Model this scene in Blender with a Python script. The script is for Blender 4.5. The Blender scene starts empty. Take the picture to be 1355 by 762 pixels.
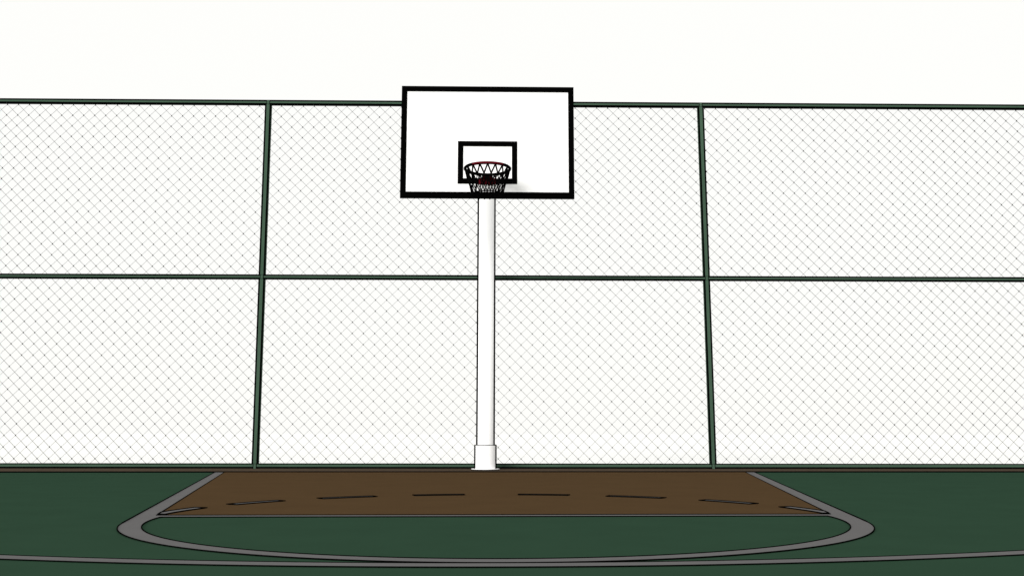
import bpy, bmesh, math, random
from mathutils import Vector, Matrix
random.seed(7)
C = bpy.context.scene.collection
scene = bpy.context.scene
PI = math.pi

# ---------------------------------------------------------------- camera
cam_data = bpy.data.cameras.new("camera")
cam = bpy.data.objects.new("camera", cam_data)
C.objects.link(cam)
R_ = Vector((0.99939527, -0.0347545, 0.00110817))
U_ = Vector((-0.00624018, -0.14790757, 0.9889815))
F_ = Vector((0.03420765, 0.98839035, 0.14803499))
m = Matrix((R_, U_, -F_)).transposed().to_4x4()
m.translation = Vector((-0.10631, -10.98399, 0.42534))
cam.matrix_world = m
cam_data.sensor_fit = 'HORIZONTAL'
cam_data.sensor_width = 36.0
cam_data.lens = 36.0 * 1286.957 / 1355.0
cam_data.clip_start = 0.05
cam_data.clip_end = 6000
scene.camera = cam

# ---------------------------------------------------------------- world, sun, exposure
SUN_EL = math.radians(8)
SUN_AZ = math.radians(31)         # to the left of straight behind the camera
world = bpy.data.worlds.new("World")
scene.world = world
world.use_nodes = True
nt = world.node_tree
nt.nodes.clear()
out = nt.nodes.new("ShaderNodeOutputWorld")
bg = nt.nodes.new("ShaderNodeBackground")
sky = nt.nodes.new("ShaderNodeTexSky")
sky.sky_type = 'NISHITA'
sky.sun_disc = False
sky.sun_elevation = SUN_EL
sky.sun_rotation = math.radians(180) + SUN_AZ   # the sun stands behind the camera (towards -Y)
mix = nt.nodes.new("ShaderNodeMix")       # a closed white cloud deck with a trace of the clear sky
mix.data_type = 'RGBA'
mix.inputs[0].default_value = 0.97
nt.links.new(sky.outputs[0], mix.inputs[6])
mix.inputs[7].default_value = (9.28, 9.26, 9.02, 1)
nt.links.new(mix.outputs[2], bg.inputs[0])
bg.inputs[1].default_value = 0.11
nt.links.new(bg.outputs[0], out.inputs[0])

sd = bpy.data.lights.new("sun", 'SUN')
sd.energy = 4.5
sd.angle = math.radians(34)
sd.color = (1.0, 0.985, 0.96)
sun = bpy.data.objects.new("sun", sd)
C.objects.link(sun)
to_sun = Vector((-math.sin(SUN_AZ) * math.cos(SUN_EL), -math.cos(SUN_AZ) * math.cos(SUN_EL), math.sin(SUN_EL)))
sun.rotation_euler = to_sun.to_track_quat('Z', 'Y').to_euler()

scene.view_settings.view_transform = 'Standard'
scene.view_settings.look = 'None'
scene.view_settings.gamma = 1
scene.view_settings.use_curve_mapping = False
scene.view_settings.exposure = 0.0

# ---------------------------------------------------------------- materials
def material(name, col, rough=0.9, spec=0.0, var=0.03, scale=1.5, bump=0.0):
    mt = bpy.data.materials.new(name)
    mt.use_nodes = True
    t = mt.node_tree
    b = t.nodes["Principled BSDF"]
    b.inputs["Roughness"].default_value = rough
    b.inputs["Specular IOR Level"].default_value = spec
    tc = t.nodes.new("ShaderNodeTexCoord")
    nz = t.nodes.new("ShaderNodeTexNoise")
    nz.inputs["Scale"].default_value = scale
    nz.inputs["Detail"].default_value = 6
    t.links.new(tc.outputs["Object"], nz.inputs["Vector"])
    rp = t.nodes.new("ShaderNodeMapRange")
    rp.inputs[1].default_value = 0.3; rp.inputs[2].default_value = 0.7
    rp.inputs[3].default_value = 1 - var; rp.inputs[4].default_value = 1 + var
    t.links.new(nz.outputs[0], rp.inputs[0])
    vm = t.nodes.new("ShaderNodeVectorMath"); vm.operation = 'SCALE'
    vm.inputs[0].default_value = col
    t.links.new(rp.outputs[0], vm.inputs[3])
    t.links.new(vm.outputs[0], b.inputs["Base Color"])
    return mt

M_GREEN = material("court_green_paint", (0.0240, 0.0520, 0.0322), var=0.04, scale=3)
M_BROWN = material("court_brown_paint", (0.0690, 0.0422, 0.0207), var=0.04, scale=3)
M_STRIP = material("edge_brown_paint", (0.0680, 0.0505, 0.0365), var=0.05, scale=3)
M_GREY = material("line_grey_paint", (0.119, 0.116, 0.117), var=0.03, scale=4)
M_PALE = material("pale_ground", (0.87, 0.87, 0.86), var=0.006, scale=0.2)
M_BLACK = material("black_paint", (0.0012, 0.0012, 0.0012), var=0.1)
M_FENCE = material("fence_green_paint", (0.044, 0.078, 0.053), var=0.10, scale=2)
M_WIRE = material("galvanised_wire", (0.022, 0.024, 0.022), var=0.1)
M_WHITE = material("white_enamel", (0.84, 0.84, 0.84), var=0.006, rough=0.6, spec=0.0)
M_RED = material("dark_red_enamel", (0.075, 0.0035, 0.007), var=0.05)
M_CORD = material("black_net_cord", (0.002, 0.002, 0.002), var=0.1)

# ---------------------------------------------------------------- helpers
class MB:
    """collects quads/polys with a material each and links them as one mesh object"""
    def __init__(s):
        s.v = []; s.f = []; s.m = []; s.mats = []
    def mi(s, mat):
        if mat not in s.mats: s.mats.append(mat)
        return s.mats.index(mat)
    def poly(s, pts, mat):
        n = len(s.v); s.v += [tuple(p) for p in pts]
        s.f.append(list(range(n, n + len(pts)))); s.m.append(s.mi(mat))
    def box(s, x0, x1, y0, y1, z0, z1, mat):
        p = [(x, y, z) for x in (x0, x1) for y in (y0, y1) for z in (z0, z1)]
        for q in ((0, 1, 3, 2), (4, 6, 7, 5), (0, 4, 5, 1), (2, 3, 7, 6), (0, 2, 6, 4), (1, 5, 7, 3)):
            s.poly([p[i] for i in q], mat)
    def bar(s, a, b, w, mat, n=4, w2=None, caps=True):
        """prism of n sides between two points, radius w"""
        a, b = Vector(a), Vector(b)
        d = (b - a).normalized()
        u = d.cross(Vector((0, 1, 0)))
        if u.length < 1e-3: u = d.cross(Vector((0, 0, 1)))
        u.normalize(); v = d.cross(u)
        r2 = w if w2 is None else w2
        ring = lambda c, r: [c + (u * math.cos(t) + v * math.sin(t)) * r for t in [2 * PI * (k + .5) / n for k in range(n)]]
        A, B = ring(a, w), ring(b, r2)
        for k in range(n):
            j = (k + 1) % n
            s.poly([A[k], A[j], B[j], B[k]], mat)
        if caps:
            s.poly(A[::-1], mat); s.poly(B, mat)
    def bead(s, pts, w, h, z, mat, closed=False):
        """low flat-topped bead w wide, h high, following a polyline on the ground"""
        P = [Vector((p[0], p[1], 0)) for p in pts]
        n = len(P); L = []; R = []
        for i, p in enumerate(P):
            a = P[i - 1] if (i > 0 or closed) else p
            b = P[(i + 1) % n] if (i < n - 1 or closed) else p
            d1 = (p - a); d2 = (b - p)
            d1 = d1.normalized() if d1.length > 1e-9 else d2.normalized()
            d2 = d2.normalized() if d2.length > 1e-9 else d1
            t = (d1 + d2).normalized()
            k = 1 / max(0.45, t.dot(d1))
            nn = Vector((-t.y, t.x, 0)) * (w / 2 * k)
            L.append(p + nn); R.append(p - nn)
        up = Vector((0, 0, z + h)); dn = Vector((0, 0, z))
        for i in range(n if closed else n - 1):
            j = (i + 1) % n
            s.poly([L[i] + up, R[i] + up, R[j] + up, L[j] + up][::-1], mat)
            s.poly([L[i] + dn, L[i] + up, L[j] + up, L[j] + dn], mat)
            s.poly([R[i] + dn, R[j] + dn, R[j] + up, R[i] + up], mat)
        if not closed:
            for i in (0, n - 1):
                s.poly([L[i] + dn, R[i] + dn, R[i] + up, L[i] + up], mat)
    def build(s, name, parent=None, smooth=False):
        me = bpy.data.meshes.new(name)
        me.from_pydata(s.v, [], s.f)
        for x in s.mats: me.materials.append(x)
        me.polygons.foreach_set("material_index", s.m)
        bm = bmesh.new(); bm.from_mesh(me)
        bmesh.ops.remove_doubles(bm, verts=bm.verts, dist=1e-5)
        bmesh.ops.recalc_face_normals(bm, faces=bm.faces)
        bm.to_mesh(me); bm.free()
        if smooth:
            me.polygons.foreach_set("use_smooth", [True] * len(me.polygons))
        o = bpy.data.objects.new(name, me)
        C.objects.link(o)
        if parent: o.parent = parent
        return o

def struct(o):
    o["kind"] = "structure"
    return o

def sheet(name, x0, x1, y0, y1, z, mat, nx=1, ny=1):
    b = MB()
    b.poly([(x0, y0, z), (x1, y0, z), (x1, y1, z), (x0, y1, z)], mat)
    return struct(b.build(name))

def empty(name, loc, label, cat, rz=0, group=None):
    o = bpy.data.objects.new(name, None)
    o.empty_display_size = 0.3
    o.location = loc; o.rotation_euler = (0, 0, rz)
    o["label"] = label; o["category"] = cat
    if group: o["group"] = group
    C.objects.link(o)
    return o

# ---------------------------------------------------------------- ground
LW = 0.1027                       # width of the key lines
HB = 2.995                        # half width of the key at the baseline
YF = -5.837                       # near edge of the free throw line
RC = 1.827                        # free throw circle
YC3, R3, LW3 = -1.542, 6.225, 0.0978
sheet("ground", -3000, 3000, -3000, 5000, -0.012, M_PALE)
sheet("court_surface", -16, 16, -26, 0.0, 0.0, M_GREEN)
sheet("court_surround", -16, 16, 0.0, 1.60, 0.0, M_STRIP)

# outer leg: straight line from the baseline corner, tangent to the circle
best = None
for i in range(200, 2400):
    t = math.radians(180 + i / 100.0)
    tx, ty = RC * math.cos(t), YF + RC * math.sin(t)
    e = abs((-HB - tx) * math.cos(t) + (0 - ty) * math.sin(t))
    if best is None or e < best[0]: best = (e, t)
TA = best[1]
TP = Vector((RC * math.cos(TA), YF + RC * math.sin(TA), 0))
dleg = (Vector((-HB, 0, 0)) - TP).normalized()
nleg = Vector((dleg.y, -dleg.x, 0))            # towards the inside of the key
def inner_at(y):
    p = TP + nleg * LW
    k = (y - p.y) / dleg.y
    return p.x + dleg.x * k
XI0, XIF = inner_at(0.0), inner_at(YF + LW)
ri = RC - LW

b = MB()
b.poly([(XI0, 0, .004), (-XI0, 0, .004), (-XIF, YF + LW, .004), (XIF, YF + LW, .004)][::-1], M_BROWN)
struct(b.build("key_paint"))

b = MB()
z = .003
N = 96
outer = [(RC * math.cos(t), YF + RC * math.sin(t)) for t in [TA + (3 * PI - 2 * TA) * k / N for k in range(N + 1)]]
inner = [(ri * math.cos(t), YF + ri * math.sin(t)) for t in [PI + PI * k / N for k in range(N + 1)]]
for k in range(N):
    b.poly([(*outer[k], z), (*outer[k + 1], z), (*inner[k + 1], z), (*inner[k], z)], M_GREY)
for s in (-1, 1):
    b.poly([(s * HB, 0, z), (s * abs(TP.x), TP.y, z), (s * ri, YF, z), (s * abs(XIF), YF + LW, z), (s * abs(XI0), 0, z)], M_GREY)
b.poly([(-ri, YF, z), (ri, YF, z), (-XIF, YF + LW, z), (XIF, YF + LW, z)], M_GREY)
# black edging beads of the key outline
b.bead([(-HB, 0), outer[0]], .006, .0042, z, M_BLACK)
b.bead([outer[-1], (HB, 0)], .006, .0042, z, M_BLACK)
b.bead(outer, .005, .0026, z, M_BLACK)
b.bead([(XI0, 0), (XIF, YF + LW), (-XIF, YF + LW), (-XI0, 0)], .006, .0040, z, M_BLACK)
b.bead(inner, .005, .0028, z, M_BLACK, closed=True)
struct(b.build("key_line"))

b = MB()
NA = 160
a0, a1 = PI + 0.02, 2 * PI - 0.02
A = [a0 + (a1 - a0) * k / NA for k in range(NA + 1)]
o3 = [(R3 * math.cos(t), YC3 + R3 * math.sin(t)) for t in A]
i3 = [((R3 - LW3) * math.cos(t), YC3 + (R3 - LW3) * math.sin(t)) for t in A]
o3 = [(-R3, 0)] + o3 + [(R3, 0)]
i3 = [(-R3 + LW3, 0)] + i3 + [(R3 - LW3, 0)]
z3 = .003
for k in range(len(o3) - 1):
    b.poly([(*o3[k], z3), (*o3[k + 1], z3), (*i3[k + 1], z3), (*i3[k], z3)], M_GREY)
b.bead(o3, .003, .0022, z3, M_BLACK)
b.bead(i3, .003, .0022, z3, M_BLACK)
struct(b.build("three_point_line"))

# broken half circle inside the key
dashes = [(180, 160.7), (151.8, 138.9), (129.4, 116.6), (107.7, 96.4), (84.2, 72.9), (64.0, 51.0), (41.4, 28.2), (19.3, 0)]
for d0, d1 in dashes:
    b = MB()
    T = [math.radians(d0 + (d1 - d0) * k / 14) for k in range(15)]
    ro, rn = 1.824, 1.745
    po = [(ro * math.cos(t), YF + ro * math.sin(t)) for t in T]
    pi_ = [(rn * math.cos(t), YF + rn * math.sin(t)) for t in T]
    # keep the end dashes clear of the free throw line
    lim = YF + LW + .004
    keep = [k for k in range(15) if po[k][1] > lim]
    def fit(p):
        y = max(p[1], lim); g = abs(inner_at(y)) - .003
        return (max(-g, min(g, p[0])), y)
    po = [fit(po[k]) for k in keep]; pi_ = [fit(pi_[k]) for k in keep]
    zz = .0065
    for k in range(len(po) - 1):
        b.poly([(*po[k], zz), (*po[k + 1], zz), (*pi_[k + 1], zz), (*pi_[k], zz)], M_GREY)
    b.bead(po + pi_[::-1], .006, .0042, zz, M_BLACK, closed=True)
    struct(b.build("free_throw_circle_dash"))

# baseline edging: one low black bead along the end of the court
b = MB()
b.bead([(-16, 0.0), (16, 0.0)], .014, .0145, 0.0, M_BLACK)
struct(b.build("baseline_edging"))

# ---------------------------------------------------------------- chain link fence
YFENCE, FYAW = 1.20211, -0.01958
ZT, ZM, ZB = 4.669, 2.380, 0.034
fence = empty("chain_link_fence", (0, YFENCE, 0),
              "long green framed chain link fence standing across the whole back of the court", "fence", FYAW)
POSTS = [-14.11, -8.477, -2.8446, 2.7895, 8.42, 14.05]
LEAN = {2: (0.007, -0.004), 3: (0.016, -0.015)}     # (foot, head) shifts of the two posts in view
HR = {'top_rail': (ZT - .032, ZT + .030), 'middle_rail': (ZM - .031, ZM + .029), 'bottom_rail': (ZB - .030, ZB + .030)}
for nm, (z0, z1) in HR.items():
    b = MB()
    e = .0195
    x0, x1, y0, y1 = POSTS[0], POSTS[-1], -.025, .025
    et = .013 if nm == 'bottom_rail' else .021
    for (a, c, mt) in ((z0, z0 + e, M_BLACK), (z0 + e, z1 - et, M_FENCE), (z1 - et, z1, M_BLACK)):
        for y in (y0, y1):
            b.poly([(x0, y, a), (x1, y, a), (x1, y, c), (x0, y, c)], mt)
    for zz, mts in ((z0, (M_BLACK, M_BLACK, M_BLACK)), (z1, (M_BLACK, M_FENCE, M_BLACK))):
        ys = (y0, y0 + e, y1 - e, y1)
        for k in range(3):
            b.poly([(x0, ys[k], zz), (x1, ys[k], zz), (x1, ys[k + 1], zz), (x0, ys[k + 1], zz)], mts[k])
    for x in (x0, x1):
        b.poly([(x, y0, z0), (x, y1, z0), (x, y1, z1), (x, y0, z1)], M_FENCE)
    b.build(nm, fence)

def post(i, xc):
    foot, head = LEAN.get(i, (0, 0))
    hw, hd, e, et = .0405, .0275, .0215, .008
    b = MB()
    ztop = ZT + .0265
    cuts = [0.0]
    for z0, z1 in (HR['bottom_rail'], HR['middle_rail'], HR['top_rail']):
        cuts += [z0 + .004 if z0 > .01 else 0.002, z1 - .004]
    cuts = cuts[:-1] + [ztop]
    def X(x, zz): return xc + x + foot + (head - foot) * zz / ZT
    for k in range(len(cuts) - 1):
        a, c = cuts[k], cuts[k + 1]
        joint = (k % 2 == 1)
        for sy in (-1, 1):
            y = sy * hd
            if joint:      # where a rail crosses, only two thin edge lines over the green
                g = hw - e
                xs = (-g - et / 2 - (e - et), -g - et / 2, -g + et / 2, g - et / 2, g + et / 2, hw)
                xs = (-hw, -g - et / 2, -g + et / 2, g - et / 2, g + et / 2, hw)
                ms = (None, M_BLACK, M_FENCE, M_BLACK, None)
            else:
                xs = (-hw, -hw + e, hw - e, hw)
                ms = (M_BLACK, M_FENCE, M_BLACK)
            for q in range(len(ms)):
                if ms[q] is None: continue
                b.poly([(X(xs[q], a), y, a), (X(xs[q + 1], a), y, a), (X(xs[q + 1], c), y, c), (X(xs[q], c), y, c)], ms[q])
            if joint:      # thin line above and below the crossing
                for zz in (a, c):
                    if zz < .01 or zz > ztop - .001: continue
                    b.poly([(X(-g, zz), y - sy * -.001, zz - .002), (X(g, zz), y - sy * -.001, zz - .002),
                            (X(g, zz), y - sy * -.001, zz + .002), (X(-g, zz), y - sy * -.001, zz + .002)], M_BLACK)
        if not joint:
            for sx in (-1, 1):
                ys = (-hd, -hd + .009, hd - .009, hd)
                for q, mt in enumerate((M_BLACK, M_FENCE, M_BLACK)):
                    b.poly([(X(sx * hw, a), ys[q], a), (X(sx * hw, a), ys[q + 1], a), (X(sx * hw, c), ys[q + 1], c), (X(sx * hw, c), ys[q], c)], mt)
    g = hw - e
    b.poly([(X(-g, ztop), -hd, ztop), (X(g, ztop), -hd, ztop), (X(g, ztop), hd, ztop), (X(-g, ztop), hd, ztop)], M_FENCE)
    return b.build("post", fence)
for i, x in enumerate(POSTS): post(i, x)

# wire mesh: diagonal wires with a twist where each pair hooks together
SX, SZ, XP, ZP = 0.1413, 0.1408, -0.277, 0.1185
W1, W2 = 0.00230, 0.00155
def clip(p, q, x0, x1, z0, z1):
    t0, t1 = 0.0, 1.0
    dx, dz = q[0] - p[0], q[1] - p[1]
    for d, a, lo, hi in ((dx, p[0], x0, x1), (dz, p[1], z0, z1)):
        ta, tb = (lo - a) / d, (hi - a) / d
        if ta > tb: ta, tb = tb, ta
        t0, t1 = max(t0, ta), min(t1, tb)
    if t1 - t0 < 1e-3: return None
    return (p[0] + dx * t0, p[1] + dz * t0), (p[0] + dx * t1, p[1] + dz * t1)
def panel(x0, x1, z0, z1):
    b = MB()
    n0 = int((x0 - XP) / SX) - 40; n1 = int((x1 - XP) / SX) + 40
    zz0, zz1 = ZP - SZ * 2, ZP + SZ * 34
    for k in range(n0, n1):
        xa = XP + k * SX
        for sgn, w, off in ((1, W2, -.0015), (-1, W1, .0015)):
            r = clip((xa, zz0), (xa + sgn * SX * 36, zz1), x0, x1, z0, z1)
            if r:
                (ax, az), (bx, bz) = r
                b.bar((ax, off, az), (bx, off, bz), w, M_WIRE, n=4, caps=False)
    for i in range(int((x0 - XP) / SX) - 1, int((x1 - XP) / SX) + 2):
        for j in range(0, 33):
            x, z = XP + i * SX, ZP + j * SZ
            if x0 + .004 < x < x1 - .004 and z0 + .008 < z < z1 - .008:
                b.bar((x, 0, z - .009), (x, 0, z + .009), .0058, M_WIRE, n=4)
    return b.build("mesh_panel", fence)
for i in range(len(POSTS) - 1):
    for za, zb in ((HR['bottom_rail'][1], HR['middle_rail'][0]), (HR['middle_rail'][1], HR['top_rail'][0])):
        panel(POSTS[i] + .03, POSTS[i + 1] - .03, za - .004, zb + .004)

# ---------------------------------------------------------------- basketball hoop
PX, PY = -0.0145, 0.767
hoop = empty("basketball_hoop", (PX, PY, 0),
             "white basketball post with black edged white backboard, dark red rim and black net",
             "basketball hoop")
def loc(x, y, z): return (x - PX, y - PY, z)

def tube(b, r, z0, z1, mfn, n=72):
    for k in range(n):
        t0, t1 = 2 * PI * k / n, 2 * PI * (k + 1) / n
        b.poly([(r * math.cos(t0), r * math.sin(t0), z0), (r * math.cos(t1), r * math.sin(t1), z0),
                (r * math.cos(t1), r * math.sin(t1), z1), (r * math.cos(t0), r * math.sin(t0), z1)], mfn((t0 + t1) / 2))
def disc(b, r, z, mat, n=72, r0=0):
    for k in range(n):
        t0, t1 = 2 * PI * k / n, 2 * PI * (k + 1) / n
        p = [(r * math.cos(t0), r * math.sin(t0), z), (r * math.cos(t1), r * math.sin(t1), z)]
        if r0: p += [(r0 * math.cos(t1), r0 * math.sin(t1), z), (r0 * math.cos(t0), r0 * math.sin(t0), z)]
        else: p += [(0, 0, z)]
        b.poly(p, mat)
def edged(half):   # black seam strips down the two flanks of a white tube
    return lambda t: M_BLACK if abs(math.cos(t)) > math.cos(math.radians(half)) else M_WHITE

ZTOP = 3.66
b = MB()
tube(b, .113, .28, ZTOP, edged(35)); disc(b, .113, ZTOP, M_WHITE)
pole = b.build("pole", hoop, smooth=True)
b = MB()
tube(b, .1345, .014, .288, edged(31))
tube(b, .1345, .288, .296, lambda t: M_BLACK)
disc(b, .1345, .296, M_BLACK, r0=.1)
b.build("base_sleeve", hoop, smooth=True)
b = MB()
tube(b, .167, .001, .010, lambda t: M_BLACK); tube(b, .167, .010, .017, lambda t: M_WHITE)
disc(b, .167, .017, M_WHITE)
b.build("base_plate", hoop)

# backboard
BX, BY, BYAW, BZ, BW, BH = -0.0234, -1.1926, -0.01548, 2.8270, 1.801, 1.198
board = bpy.data.objects.new("backboard", None)
b = MB()
b.box(-BW / 2 + .004, BW / 2 - .004, 0.002, .034, .004, BH - .004, M_WHITE)
board = b.build("backboard", hoop)
board.location = loc(BX, BY, BZ); board.rotation_euler = (0, 0, BYAW)
def ring_frame(b, x0, x1, z0, z1, t, y0, y1, mat, tb=None):
    tb = tb or t
    b.box(x0, x1, y0, y1, z0, z0 + tb, mat)
    b.box(x0, x1, y0, y1, z1 - t, z1, mat)
    b.box(x0, x0 + t, y0, y1, z0 + tb, z1 - t, mat)
    b.box(x1 - t, x1, y0, y1, z0 + tb, z1 - t, mat)
b = MB()
ring_frame(b, -BW / 2, BW / 2, 0, BH, .058, -.003, .038, M_BLACK, tb=.064)
b.build("border_frame", board)
b = MB()
ring_frame(b, -.308, .309, .150, .606, .056, -.002, .0015, M_BLACK, tb=.058)
b.build("target_square", board)

# arm holding the board, hidden behind it from the court
b = MB()
b.bar((0, 0, 3.56), loc(BX, BY + .05, 3.50), .055, M_WHITE, n=16)
b.bar((0, 0, 3.62), loc(BX - .35, BY + .05, 3.72), .022, M_WHITE, n=12)
b.bar((0, 0, 3.62), loc(BX + .35, BY + .05, 3.72), .022, M_WHITE, n=12)
x, y, zz = loc(BX, BY, 3.45)
b.box(x - .42, x + .42, y + .042, y + .07, 3.40, 3.78, M_WHITE)
b.build("support_arm", hoop)

# rim and its bracket
RX, RZ, RM, Rm = -0.0265, 3.032, .2225, .0155
RY = BY - .15 - .23
rim = MB()
n, k2 = 72, 12
def rp(i, j):
    t, q = 2 * PI * i / n, 2 * PI * j / k2
    r = RM + Rm * math.cos(q)
    return (r * math.cos(t), r * math.sin(t), Rm * math.sin(q))
for i in range(n):
    t = 2 * PI * (i + .5) / n
    front = abs(math.atan2(math.cos(t), -math.sin(t))) < math.radians(42)
    for j in range(k2):
        q = (j + .5) * 360 / k2
        red = front and (q < 70 or q > 330)
        rim.poly([rp(i, j), rp(i + 1, j), rp(i + 1, j + 1), rp(i, j + 1)], M_RED if red else M_BLACK)
rim_o = rim.build("rim", hoop, smooth=True)
rim_o.location = loc(RX, RY, RZ)
b = MB()
yb = (BY - RY) - .004                      # board face, seen from the rim's centre
b.box(-.085, .085, yb - .008, yb, -.064, .004, M_RED)
b.box(-.055, .055, .2345, yb - .008, -.006, .002, M_RED)
for s in (-1, 1):
    b.bar((s * .045, .225, -.008), (s * .045, yb - .010, -.06), .005, M_RED, n=8)
b.build("rim_bracket", rim_o)

# net: knotted cords from eighteen hooks
b = MB()
rows = [(.224, -.006, 0), (.200, -.096, .5), (.174, -.180, 0), (.156, -.262, .5)]
NC = 18
def np_(row, k):
    r, zz, off = rows[row]
    t = 2 * PI * (k + off) / NC - PI / 2
    return Vector((r * math.cos(t), r * math.sin(t), zz))
for row in range(3):
    for k in range(NC):
        a = np_(row, k)
        o2 = (0, -1) if rows[row][2] == 0 else (0, 1)
        for q in o2:
            b.bar(a, np_(row + 1, k + q), .0060 if row else .0088, M_CORD, n=6)
for row in (1, 2, 3):
    for k in range(NC):
        a = np_(row, k)
        b.bar(a - Vector((0, 0, .013)), a + Vector((0, 0, .007)), .0065, M_CORD, n=6)
for k in range(NC):
    b.bar(np_(3, k), np_(3, k + 1), .0065, M_CORD, n=6)
b.build("net", rim_o)
